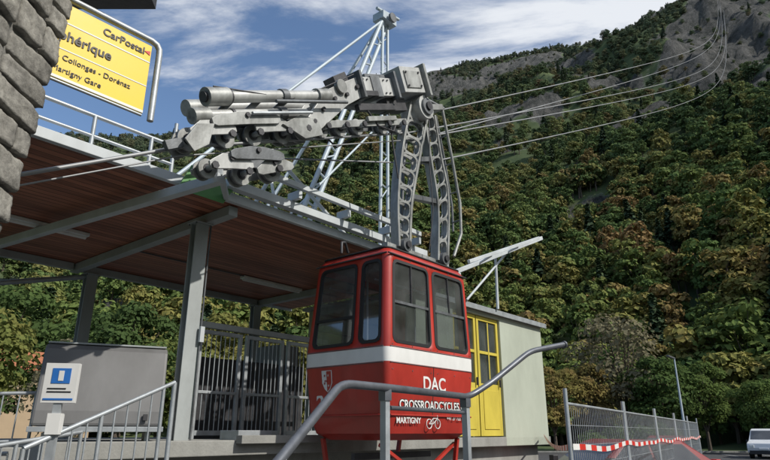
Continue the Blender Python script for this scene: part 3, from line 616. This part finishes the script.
for bb in (.22,.555):
    rocker(-2.84,4.56,-2.40,4.76,.14,bb,.03,'alul'); rocker(-2.03,4.93,-1.60,5.12,.14,bb,.03,'alu')
    rocker(-2.62,4.76,-1.82,5.12,.10,bb-.035,.03,'alu')
    rocker(-2.58,4.28,-2.14,4.42,.12,bb-.01,.03,'alul'); rocker(-1.96,4.42,-1.55,4.62,.12,bb,.03,'alu'); rocker(-2.36,4.46,-1.74,4.66,.10,bb-.05,.03,'mid')
    plate([(-2.98,4.40),(-2.86,4.62),(-2.66,4.70),(-2.70,4.44),(-2.86,4.30)],bb-.06,.025,'alu')
    plate([(-1.34,5.30),(-1.0,5.92),(-.60,6.26),(-.30,6.50),(-.22,6.20),(-.58,5.88),(-.80,5.62),(-1.12,5.24)],bb+.002,.05,'alul')
    plate([(-1.72,5.10),(-1.45,5.34),(-1.15,5.40),(-1.05,5.22),(-1.35,5.05)],bb-.03,.028,'alu')
for (a,z,r) in ((-2.84,4.50,.10),(-2.40,4.70,.10),(-2.03,4.87,.10),(-1.60,5.06,.10),(-2.58,4.26,.085),(-2.14,4.34,.10),(-1.72,4.52,.10)): wheel(a,z,r)
for (a,z) in ((-1.3,5.22),(-.95,5.40),(-.6,5.56),(-.25,5.72),(.3,5.96),(.65,6.12)): wheel(a,z,.095)
b.beam(L(-1.35,.27,5.26),L(.8,.27,6.22),.025,.10,'alu'); b.beam(L(-1.35,.53,5.26),L(.8,.53,6.22),.025,.10,'mid')
b.beam(L(-2.95,.28,4.40),L(-3.12,.28,4.30),.06,.10,'mid')
for (a,z) in ((-1.05,5.6),(-.85,5.85),(-.62,6.02),(-.42,6.24),(-1.2,5.36)): b.disc(L(a,.205,z),LB,.032,.04,'dark',6)
b.beam(L(-1.0,.40,5.72),L(-.35,.40,6.30),.20,.16,'alu'); b.beam(L(-.9,.40,5.88),L(.35,.40,6.28),.14,.10,'mid')
sl=math.atan(.45)
def sbox(a,z,la,lz,b0,b1,k,ang=sl):
    ca,sa=math.cos(ang),math.sin(ang); P=[(a+ca*x-sa*y,z+sa*x+ca*y) for x,y in ((-la/2,-lz/2),(la/2,-lz/2),(la/2,lz/2),(-la/2,lz/2))]
    b.prism([L(p[0],b0,p[1]) for p in P],LB*(b1-b0),k)
sbox(.02,6.46,.85,.28,.22,.58,'alul'); sbox(-.36,6.30,.05,.40,.14,.66,'mid'); sbox(.42,6.66,.05,.42,.14,.66,'mid'); sbox(.80,6.93,.58,.42,.14,.66,'alul'); sbox(.80,6.93,.42,.28,.12,.138,'alu'); sbox(1.14,7.08,.06,.54,.08,.72,'alu')
sbox(.02,6.46,.22,.32,.205,.595,'mid'); sbox(.05,6.68,.5,.06,.28,.5,'mid'); sbox(.1,6.17,.9,.10,.26,.34,'dark'); sbox(.6,6.45,.5,.2,.3,.5,'dark'); sbox(.15,5.98,.7,.07,.2,.25,'alu'); sbox(-.1,6.28,.3,.08,.19,.22,'dark')
for (x,y) in ((-.18,-.11),(.18,-.11),(.18,.11),(-.18,.11)):
    ca,sa=math.cos(sl),math.sin(sl); b.disc(L(.80+ca*x-sa*y,.115,6.93+sa*x+ca*y),LB,.018,.03,'dark',6)
for x in (-.3,-.2,.2,.3):
    for y in (-.1,.1): b.disc(L(.02+ca*x-sa*y,.215,6.46+sa*x+ca*y),LB,.014,.03,'dark',6)
b.disc(L(1.25,.40,6.66),LB,.20,.40,'alul',24); b.disc(L(1.25,.40,6.66),LB,.14,.48,'mid',24); b.disc(L(1.25,.40,6.66),LB,.07,.54,'dark',12)
b.path([L(-.2,.3,6.1),L(.1,.25,5.85),L(.45,.25,5.9),L(.6,.3,6.15)],.018,'dark',6); b.path([L(-.9,.5,5.5),L(-.5,.5,5.35),L(-.2,.5,5.6)],.015,'dark',6)
b.path([L(.4,.3,6.2),L(.5,.3,5.7),L(.62,.3,5.2)],.015,'dark',6); b.path([L(-2.7,.2,5.15),L(-2.2,.18,5.30),L(-1.6,.2,5.50),L(-1.2,.2,5.80),L(-.5,.2,6.4)],.010,'dark',6)
sbox(1.60,6.84,.55,.10,.27,.53,'alu'); b.tube(L(1.5,.4,7.0),L(1.9,.3,6.95),.03,'mid')
sbox(-.65,6.30,.3,.14,.3,.5,'dark',.7); b.disc(L(-.75,.2,6.08),LB,.10,.06,'alu',16)
b.obj('carriage',car,bevel=.006)
# ============================================================ STONE PILLAR
sp=empty('stone_pillar')
def xr(z): return -2.56+.093*z
b=B(); b.add([(-4.0,2.3,0),(xr(0)-.035,2.3,0),(xr(0)-.035,3.40,0),(-4.0,3.40,0),(-4.0,2.3,6),(xr(6)-.035,2.3,6),(xr(6)-.035,3.40,6),(-4.0,3.40,6)],[[3,2,1,0],[4,5,6,7],[0,1,5,4],[1,2,6,5],[2,3,7,6],[3,0,4,7]],'mortar'); b.obj('core',sp)
b=B()
def rock_(cx,cy,cz,sx,sy,sz,seed):
    n=9; V={};vs=[];fs=[]
    def vid(i,j,k):
        if (i,j,k) not in V:
            p=Vector((i/n*2-1,j/n*2-1,k/n*2-1)); c_=.86; q=Vector([max(-c_,min(c_,v)) for v in p]); d=p-q
            if d.length>0: p=q+d.normalized()*min(d.length,1-c_)
            w=Vector((p.x*sx/2,p.y*sy/2,p.z*sz/2)); s3=Vector((seed,seed*.7,0))
            nn=noise.noise_vector((w+s3)*8)*.015+noise.noise_vector((w+s3)*26)*.006+noise.noise_vector((w+s3)*60)*.003
            sk=Vector((math.sin(seed*7)*w.y*.03,0,math.sin(seed*3)*w.y*.08))
            V[(i,j,k)]=len(vs); vs.append(w+nn+sk+Vector((cx,cy,cz)))
        return V[(i,j,k)]
    for i in range(n):
        for j in range(n):
            for k in (0,n): fs.append([vid(i,j,k),vid(i+1,j,k),vid(i+1,j+1,k),vid(i,j+1,k)]); fs.append([vid(i,k,j),vid(i+1,k,j),vid(i+1,k,j+1),vid(i,k,j+1)]); fs.append([vid(k,i,j),vid(k,i+1,j),vid(k,i+1,j+1),vid(k,i,j+1)])
    b.add(vs,fs,'stone',True)
z=0
while z<5.9:
    h=random.uniform(.16,.34); y=2.3+random.uniform(-.05,.0)
    while y<3.40:
        w=random.uniform(.22,.48); w=min(w,3.46-y); 
        if 3.46-(y+w)<.16: w=3.46-y
        if h>.26 and random.random()<.35:
            rock_(xr(z)-.095+random.uniform(-.008,.008),y+w/2,z+h*.25,.20,w-.016,h*.5-.016,random.uniform(0,90)); rock_(xr(z)-.09,y+w/2,z+h*.75,.20,w-.016,h*.5-.016,random.uniform(0,90))
        else: rock_(xr(z+h/2)-.095+random.uniform(-.008,.008),y+w/2,z+h/2,.20,w-.018,h-.018,random.uniform(0,90))
        y+=w
    x=xr(z)-.22
    while x>-4.0:
        w=random.uniform(.22,.45); 
        for yy in (2.33,3.36): rock_(x-w/2,yy,z+h/2,w-.014,.18,h-.014,random.uniform(0,90))
        x-=w
    z+=h
b.obj('stones',sp)
# ============================================================ SIGN
sg=empty('stop_sign_board'); b=B()
O=Vector((-1.95,4.25,0)); 
def G(t,z,off=0): return O-LA*t+Vector((0,0,z))-LB*off
def gbox(t0,t1,z0,z1,o0,o1,k):
    vs=[G(t,z,o_) for o_ in (o0,o1) for (t,z) in ((t0,z0),(t1,z0),(t1,z1),(t0,z1))]; b.add(vs,[[3,2,1,0],[4,5,6,7],[0,1,5,4],[1,2,6,5],[2,3,7,6],[3,0,4,7]],k)
gbox(-.01,1.02,4.02,4.65,-.02,.0,'yellow'); gbox(-.01,1.02,4.484,4.496,.0,.003,'white'); gbox(-.01,1.02,4.262,4.272,.0,.003,'white'); gbox(-.01,1.02,4.022,4.045,.0,.003,'white')
b.path([G(1.1,4.70),G(.0,4.70),G(-.05,4.685),G(-.075,4.65),G(-.08,4.6),G(-.08,3.98)],.026,'galv',12)
b.path([G(1.1,4.0),G(0.0,4.0)],.012,'galv',8)
b.tube(G(.98,4.70),W(-2.9,3.2,4.70),.03,'galv')
b.obj('panel',sg,bevel=.003)
text('sign_operator','CarPostal',G(.22,4.57,.004),.088,'black',rz,sg,bold=.0015); b=B(); b.prism([G(.0,4.555,.003),G(-.0,4.595,.003),G(.05,4.575,.003)],-LB*.002,'redtape'); b.obj('sign_mark',sg)
text('sign_name','Téléphérique',G(.30,4.38,.005),.11,'black',rz,sg,bold=.002,ax='RIGHT')
text('sign_line1','Dorénaz - Collonges - Dorénaz',G(.12,4.20,.004),.062,'black',rz,sg,ax='RIGHT')
text('sign_line2','Martigny Gare',G(.34,4.10,.004),.062,'black',rz,sg,ax='RIGHT')
b=B(); b.prism([W(-3.6,2.6,4.98),W(-1.90,3.75,5.02),W(-1.98,4.3,5.06),W(-3.6,4.3,5.06)],(0,0,.12),'dark'); b.obj('eave',sp)
# ============================================================ FOREGROUND HANDRAIL
def bendpath(P,r=.12,n=5):
    P=[Vector(p) for p in P]; out=[P[0]]
    for i in range(1,len(P)-1):
        a=(P[i-1]-P[i]); c=(P[i+1]-P[i]); rr=min(r,a.length*.4,c.length*.4); p=P[i]+a.normalized()*rr; q=P[i]+c.normalized()*rr
        for k in range(n+1):
            t=k/n; out.append(p*(1-t)**2+P[i]*2*t*(1-t)+q*t*t)
    out.append(P[-1]); return out
hr=empty('stair_handrail'); b=B()
b.path(bendpath([(-.62,2.35,1.22),(-.44,2.75,1.50),(-.24,3.42,1.855),(.02,3.78,1.855),(.66,4.88,1.86),(.86,4.98,1.98),(1.27,5.32,2.27),(1.66,5.62,2.37)],.10),.024,'rail',14)
b.disc((1.665,5.625,2.37),(.8,.6,.2),.033,.02,'rail',14)
for (x,y,zt) in ((.0,3.79,1.84),(.62,4.82,1.84)): b.beam((x,y,0),(x,y,zt),.065,.03,'galv',up=(1,.6,0)); b.beam((x,y,1.78),(x,y,1.845),.08,.045,'rail',up=(1,.6,0))
b.path(bendpath([(-.62,2.35,.72),(-.44,2.75,1.00),(-.24,3.42,1.38),(.02,3.80,1.38),(.66,4.90,1.38)],.1),.017,'rail',10)
b.tube((-.44,2.75,0),(-.44,2.75,1.5),.02,'galv')
b.tube((.03,3.83,1.74),(.60,4.80,1.74),.014,'rail')
b.obj('rails',hr)
b=B()
for i in range(8):
    x0,y0=-1.0+.17*i*.5,2.2+.25*i*.9; b.prism([W(x0-.5,y0,0),W(x0+.5,y0-.25,0),W(x0+.62,y0-.05,0),W(x0-.38,y0+.2,0)],(0,0,.08+.10*i*.4),'concrete')
b.obj('stair_step',hr)
# ============================================================ LEFT STAIR RAIL, CABINET, SIGN
lr=empty('stair_railing'); b=B()
p0=Vector((-2.72,4.80,1.48)); p1=Vector((-2.06,6.05,2.06)); 
def railrun(p0,p1,drop,n):
    b.path([p0,p1],.020,'galv',10); b.path([p0-Vector((0,0,drop)),p1-Vector((0,0,drop))],.014,'galv',8)
    for i in range(n+1):
        q=p0.lerp(p1,i/n); b.tube(q,q-Vector((0,0,drop)),.008 if i%5 else .018,'galv',7)
railrun(p0,p1,.85,11); b.path([p1,p1-Vector((0,0,1.2))],.022,'galv')
q0=Vector((-3.5,5.0,1.42)); q1=Vector((-2.95,6.15,1.60)); railrun(q0,q1,.85,10)
railrun(Vector((-4.6,6.6,1.98)),Vector((-3.75,7.0,2.02)),.5,6); railrun(Vector((-4.3,5.3,1.42)),Vector((-3.3,5.6,1.42)),.8,7)
b.obj('balustrade',lr)
cb=empty('equipment_cabinet'); b=B(); rot=Matrix.Rotation(R(24),3,'Z')
def cbp(x,y,z): return rot@Vector((x,y,0))+Vector((-3.34,7.35,z))
prof=[(-.46,1.66),(-.44,1.82),(-.26,2.50),(-.18,2.56),(.35,2.56),(.35,1.66)]
b.prism([cbp(-.66,y,z) for y,z in prof],rot@Vector((1.32,0,0)),'cab'); b.obj('housing',cb,bevel=.03)
b=B(); b.prism([cbp(-.68,y,z) for y,z in ((-.48,1.60),(-.48,1.655),(.37,1.655),(.37,1.60))],rot@Vector((1.36,0,0)),'galv')
for x in (-.55,.5): b.prism([cbp(x,-.3,1.595),cbp(x+.06,-.3,1.595),cbp(x+.06,.25,1.595),cbp(x,.25,1.595)],(0,0,-.15),'galv')
b.prism([cbp(-.64,-.2,2.568),cbp(.64,-.2,2.568),cbp(.64,.33,2.568),cbp(-.64,.33,2.568)],(0,0,.02),'post')
for x in (-.45,.45): b.prism([cbp(x,-.475,1.72),cbp(x+.05,-.475,1.72),cbp(x+.05,-.46,1.79),cbp(x,-.46,1.79)],rot@Vector((0,-.02,0)),'black')
b.obj('base',cb,bevel=.004)
tm=empty('parking_info_sign'); b=B(); rt=Matrix.Rotation(R(12),3,'Z'); c0=Vector((-2.62,5.0,0))
def tb(x0,x1,y0,y1,z0,z1,k): b.prism([rt@Vector((x,y,0))+c0+Vector((0,0,z0)) for x,y in ((x0,y0),(x1,y0),(x1,y1),(x0,y1))],(0,0,z1-z0),k)
tb(-.125,.125,-.03,.03,1.82,2.13,'white'); tb(-.07,.07,-.034,-.031,1.97,2.09,'blue'); tb(-.11,.11,-.034,-.031,1.84,1.855,'blue'); tb(-.03,.03,-.02,.02,.6,1.817,'galv'); tb(-.05,.05,-.05,.05,1.58,1.74,'white')
tb(-.02,.02,-.037,-.0345,1.99,2.07,'white'); tb(-.09,.09,-.034,-.031,1.90,1.91,'black'); tb(-.09,.05,-.034,-.031,1.925,1.935,'black'); b.obj('box',tm,bevel=.004)
# ============================================================ CONSTRUCTION FENCE + TAPE
fn=empty('mesh_fence'); b=B(); f0=Vector((1.74,6.0,0)); f1=Vector((9.6,19.4,0)); nP=5; d=(f1-f0)/nP
for i in range(nP):
    a=f0+d*i; c=f0+d*(i+1)-d.normalized()*.08
    for p_ in (a,c): b.tube(p_+Vector((0,0,.1)),p_+Vector((0,0,2.0)),.021,'galv')
    b.tube(a+Vector((0,0,1.86)),c+Vector((0,0,1.86)),.014,'galv'); b.tube(a+Vector((0,0,.15)),c+Vector((0,0,.15)),.018,'galv')
    for j in range(1,36): q=a.lerp(c,j/36); b.tube(q+Vector((0,0,.15)),q+Vector((0,0,1.86)),.0032,'galv',4)
    for j in range(1,9): 
        z=.15+j*1.70/9; b.tube(a+Vector((0,0,z)),c+Vector((0,0,z)),.0032,'galv',4)
    b.prism([a+Vector((-.3,-.12,0)),a+Vector((.3,-.12,0)),a+Vector((.3,.12,0)),a+Vector((-.3,.12,0))],(0,0,.13),'concrete')
b.obj('panels',fn)
b=B(); k=0; u=0; tot=(f1-f0).length; dn=(f1-f0).normalized(); pn=Vector((dn.y,-dn.x,0))
while u<tot:
    def q(u): 
        s=(u% (tot/nP))/(tot/nP); return f0+dn*u+pn*.03+Vector((0,0,1.44-.04*4*s*(1-s)+.010*math.sin(u*3)))
    a,c=q(u),q(u+.2499); b.add([a,c,c+Vector((0,0,.055)),a+Vector((0,0,.055))],[[0,1,2,3]],'redtape' if k%2 else 'white'); u+=.25;k+=1
pa=f0+Vector((0,0,1.44)); pb=L(7.5,1.62,1.50)
nt_=int((pb-pa).length/.25)
for i in range(nt_):
    def q(t): return pa.lerp(pb,t)-Vector((0,0,.10*4*t*(1-t)))
    a,c=q(i/nt_),q((i+.999)/nt_); b.add([a,c,c+Vector((0,0,.055)),a+Vector((0,0,.055))],[[0,1,2,3]],'redtape' if i%2 else 'white')
b.obj('barrier_tape',solid=.001)
# ============================================================ VEHICLES
def vehicle(name,prof,win,width,paint,loc,rot,wheels,wr,roofcut=.14):
    e=empty(name); b=B(); M_=Matrix.Translation(loc)@Matrix.Rotation(rot,4,'Z')
    n=len(prof); zb=max(z for x,z in prof)
    def yy(z): return width/2-(roofcut*max(0,(z-.9)/(zb-.9)))
    Lf=[M_@Vector((x,yy(z),z)) for x,z in prof]; Rt=[M_@Vector((x,-yy(z),z)) for x,z in prof]
    b.add(Lf+Rt,[list(range(n)),list(range(n,2*n))[::-1]]+[[i,n+i,n+(i+1)%n,(i+1)%n] for i in range(n)],paint)
    b.obj('body',e,bevel=.06)
    b=B()
    for pts in win['side']:
        for s in (1,-1):
            P=[M_@Vector((x,s*(yy(z)+.012),z)) for x,z in pts]; b.add(P,[list(range(len(P)))],'carglass')
    for (x0,z0,x1,z1,off) in win['ends']:
        P=[M_@Vector((x0+off,s*(yy(z0)-.10),z0)) for s in (1,-1)]+[M_@Vector((x1+off,s*(yy(z1)-.06),z1)) for s in (-1,1)]; b.add(P,[[0,1,2,3]],'carglass')
    b.obj('windows',e)
    b=B()
    for x in wheels:
        for s in (1,-1):
            c=M_@Vector((x,s*(width/2-.09),wr)); ax=(M_.to_3x3()@Vector((0,1,0))); b.disc(c,ax,wr,.22,'tyre',22); b.disc(c+ax*s*.115,ax,wr*.62,.02,'galv',16)
    x0=min(x for x,z in prof); x1=max(x for x,z in prof)
    def vb(xa,xb,ya,yb,za,zb_,k): b.prism([M_@Vector((x,y,za)) for x,y in ((xa,ya),(xb,ya),(xb,yb),(xa,yb))],(0,0,zb_-za),k)
    vb(x0-.05,x0+.04,-width/2+.12,width/2-.12,.28,.50,'black'); vb(x1-.04,x1+.05,-width/2+.12,width/2-.12,.28,.50,'black'); vb(x0-.03,x0+.02,-.26,.26,.54,.65,'white')
    for s in (1,-1):
        vb(x0-.02,x0+.10,s*(width/2-.28)-.12,s*(width/2-.28)+.12,.66,.82,'lampw'); vb(x1-.10,x1+.02,s*(width/2-.17)-.08,s*(width/2-.17)+.08,.80,1.05,'redtape'); vb(x0+1.15,x0+1.28,s*(width/2+.08)-.08,s*(width/2+.08)+.08,.98,1.12,'black')
    b.obj('details',e,bevel=.01)
vprof=[(-2.4,.35),(-2.45,.65),(-2.38,.95),(-1.55,1.12),(-.85,1.72),(-.6,1.80),(2.15,1.80),(2.35,1.55),(2.42,1.0),(2.42,.35)]
vwin={'side':[[(-1.35,1.16),(-.45,1.16),(-.45,1.64),(-.82,1.64)],[(-.36,1.16),(.85,1.16),(.85,1.66),(-.36,1.66)],[(.95,1.16),(2.15,1.16),(2.05,1.66),(.95,1.66)]],'ends':[(-1.50,1.15,-.90,1.69,-.03),(2.40,1.10,2.25,1.68,.02)]}
vehicle('parked_van',vprof,vwin,1.85,'vanw',(25.0,41.5,0),R(52),(-1.55,1.5),.33)
cprof=[(-2.05,.32),(-2.12,.6),(-2.0,.82),(-1.0,.96),(-.35,1.40),(-.1,1.46),(1.2,1.44),(1.85,1.02),(2.05,.92),(2.05,.32)]
cwin={'side':[[(-.85,.98),(.25,.98),(.25,1.36),(-.30,1.36)],[(.32,.98),(1.55,.98),(1.15,1.36),(.32,1.36)]],'ends':[(-.98,.99,-.38,1.37,-.03),(1.80,1.06,1.25,1.40,.03)]}
vehicle('parked_car',cprof,cwin,1.72,'carred',(4.9,13.6,0),R(20),(-1.3,1.25),.31,.22)
vehicle('parked_car',cprof,cwin,1.72,'carred',(11.5,26,0),R(60),(-1.3,1.25),.31,.22)
sl_=empty('street_lamp'); b=B(); b.path([(16.6,35,0),(16.6,35,2.5),(16.6,35,5.6)],[.085,.065,.04],'bluegrey',10); b.beam((16.6,35,5.6),(16.1,34.7,5.72),.16,.07,'mid'); b.prism([(16.45,34.85,0),(16.75,34.85,0),(16.75,35.15,0),(16.45,35.15,0)],(0,0,.1),'concrete'); b.obj('pole',sl_)
hs=empty('house'); hx,hy=-32,43; b=B(); b.prism([W(hx,hy,0),W(hx+7,hy-3,0),W(hx+10,hy+4,0),W(hx+3,hy+7,0)],(0,0,5.2),'plaster'); b.obj('walls',hs)
b=B(); u1=Vector((7,-3,0)); u2=Vector((3,7,0)); c0=W(hx,hy,5.2)-u1*.06-u2*.06; A_=c0;B_=c0+u1*1.12;C_=c0+u1*1.12+u2*1.12;D_=c0+u2*1.12; r1=(A_+B_)/2+Vector((0,0,2.2)); r2=(C_+D_)/2+Vector((0,0,2.2))
b.add([A_,B_,C_,D_,r1,r2],[[0,4,5,3],[1,2,5,4],[0,1,4],[3,5,2],[0,3,2,1]],'tile'); b.obj('roof',hs)
b=B()
for i in range(3):
    for z in (1.2,3.6): p_=W(hx,hy,z)+u1*(.15+.28*i); b.prism([p_,p_+u1*.13,p_+u1*.13-u2*.006,p_-u2*.006],(0,0,1.1),'black')
b.obj('windows',hs)
# ============================================================ WORLD, SUN, CAMERA
w=bpy.data.worlds.new('World'); bpy.context.scene.world=w; w.use_nodes=True; n=w.node_tree.nodes; l=w.node_tree.links; bg=n['Background']; bg.inputs['Strength'].default_value=.15
sky=n.new('ShaderNodeTexSky'); sky.sky_type='NISHITA'; sky.sun_disc=False; sky.sun_elevation=R(42); sky.sun_rotation=R(118); sky.air_density=1.0; sky.dust_density=.3; sky.ozone_density=3.0
tc=n.new('ShaderNodeTexCoord'); sep=n.new('ShaderNodeSeparateXYZ'); l.new(tc.outputs['Generated'],sep.inputs[0])
zz=n.new('ShaderNodeMath'); zz.operation='MAXIMUM'; zz.inputs[1].default_value=.08; l.new(sep.outputs['Z'],zz.inputs[0])
dx=n.new('ShaderNodeMath'); dx.operation='DIVIDE'; l.new(sep.outputs['X'],dx.inputs[0]); l.new(zz.outputs[0],dx.inputs[1])
dy=n.new('ShaderNodeMath'); dy.operation='DIVIDE'; l.new(sep.outputs['Y'],dy.inputs[0]); l.new(zz.outputs[0],dy.inputs[1])
cb_=n.new('ShaderNodeCombineXYZ'); l.new(dx.outputs[0],cb_.inputs[0]); l.new(dy.outputs[0],cb_.inputs[1])
mp=n.new('ShaderNodeMapping'); mp.inputs['Rotation'].default_value=(0,0,R(25)); mp.inputs['Scale'].default_value=(1.0,2.0,1); mp.inputs['Location'].default_value=(3.3,1.2,0); l.new(cb_.outputs[0],mp.inputs['Vector'])
cn=n.new('ShaderNodeTexNoise'); cn.inputs['Scale'].default_value=1.5; cn.inputs['Detail'].default_value=11; cn.inputs['Roughness'].default_value=.6; cn.inputs['Distortion'].default_value=.35; l.new(mp.outputs[0],cn.inputs['Vector'])
bi=n.new('ShaderNodeMath'); bi.operation='MULTIPLY_ADD'; bi.inputs[1].default_value=.13; l.new(dx.outputs[0],bi.inputs[0]); l.new(cn.outputs['Fac'],bi.inputs[2])
cr=n.new('ShaderNodeMapRange'); cr.interpolation_type='SMOOTHSTEP'; cr.inputs['From Min'].default_value=.40; cr.inputs['From Max'].default_value=.64; cr.inputs['To Max'].default_value=.92; l.new(bi.outputs[0],cr.inputs['Value'])
mxc=n.new('ShaderNodeMixRGB'); mxc.inputs[2].default_value=(5.8,6.0,6.3,1); l.new(cr.outputs[0],mxc.inputs[0]); l.new(sky.outputs[0],mxc.inputs[1]); l.new(mxc.outputs[0],bg.inputs['Color'])
su=bpy.data.lights.new('sun','SUN'); su.energy=4.2; su.angle=R(.5); su.color=(1,.95,.87); so=bpy.data.objects.new('sun',su); COL.objects.link(so)
az,el=R(118),R(42); dv=Vector((math.sin(az)*math.cos(el),math.cos(az)*math.cos(el),math.sin(el))); so.rotation_euler=dv.to_track_quat('Z','Y').to_euler(); so.location=(20,-5,30)
cam=bpy.data.cameras.new('camera'); cam.sensor_width=36; cam.lens=28.05; cam.clip_start=.05; cam.clip_end=8000
co=bpy.data.objects.new('camera',cam); COL.objects.link(co); co.location=(0,0,1.6); co.rotation_euler=(R(90+18.61),0,0); bpy.context.scene.camera=co
sc=bpy.context.scene; sc.view_settings.view_transform='Standard'; sc.view_settings.look='None'; sc.view_settings.exposure=0
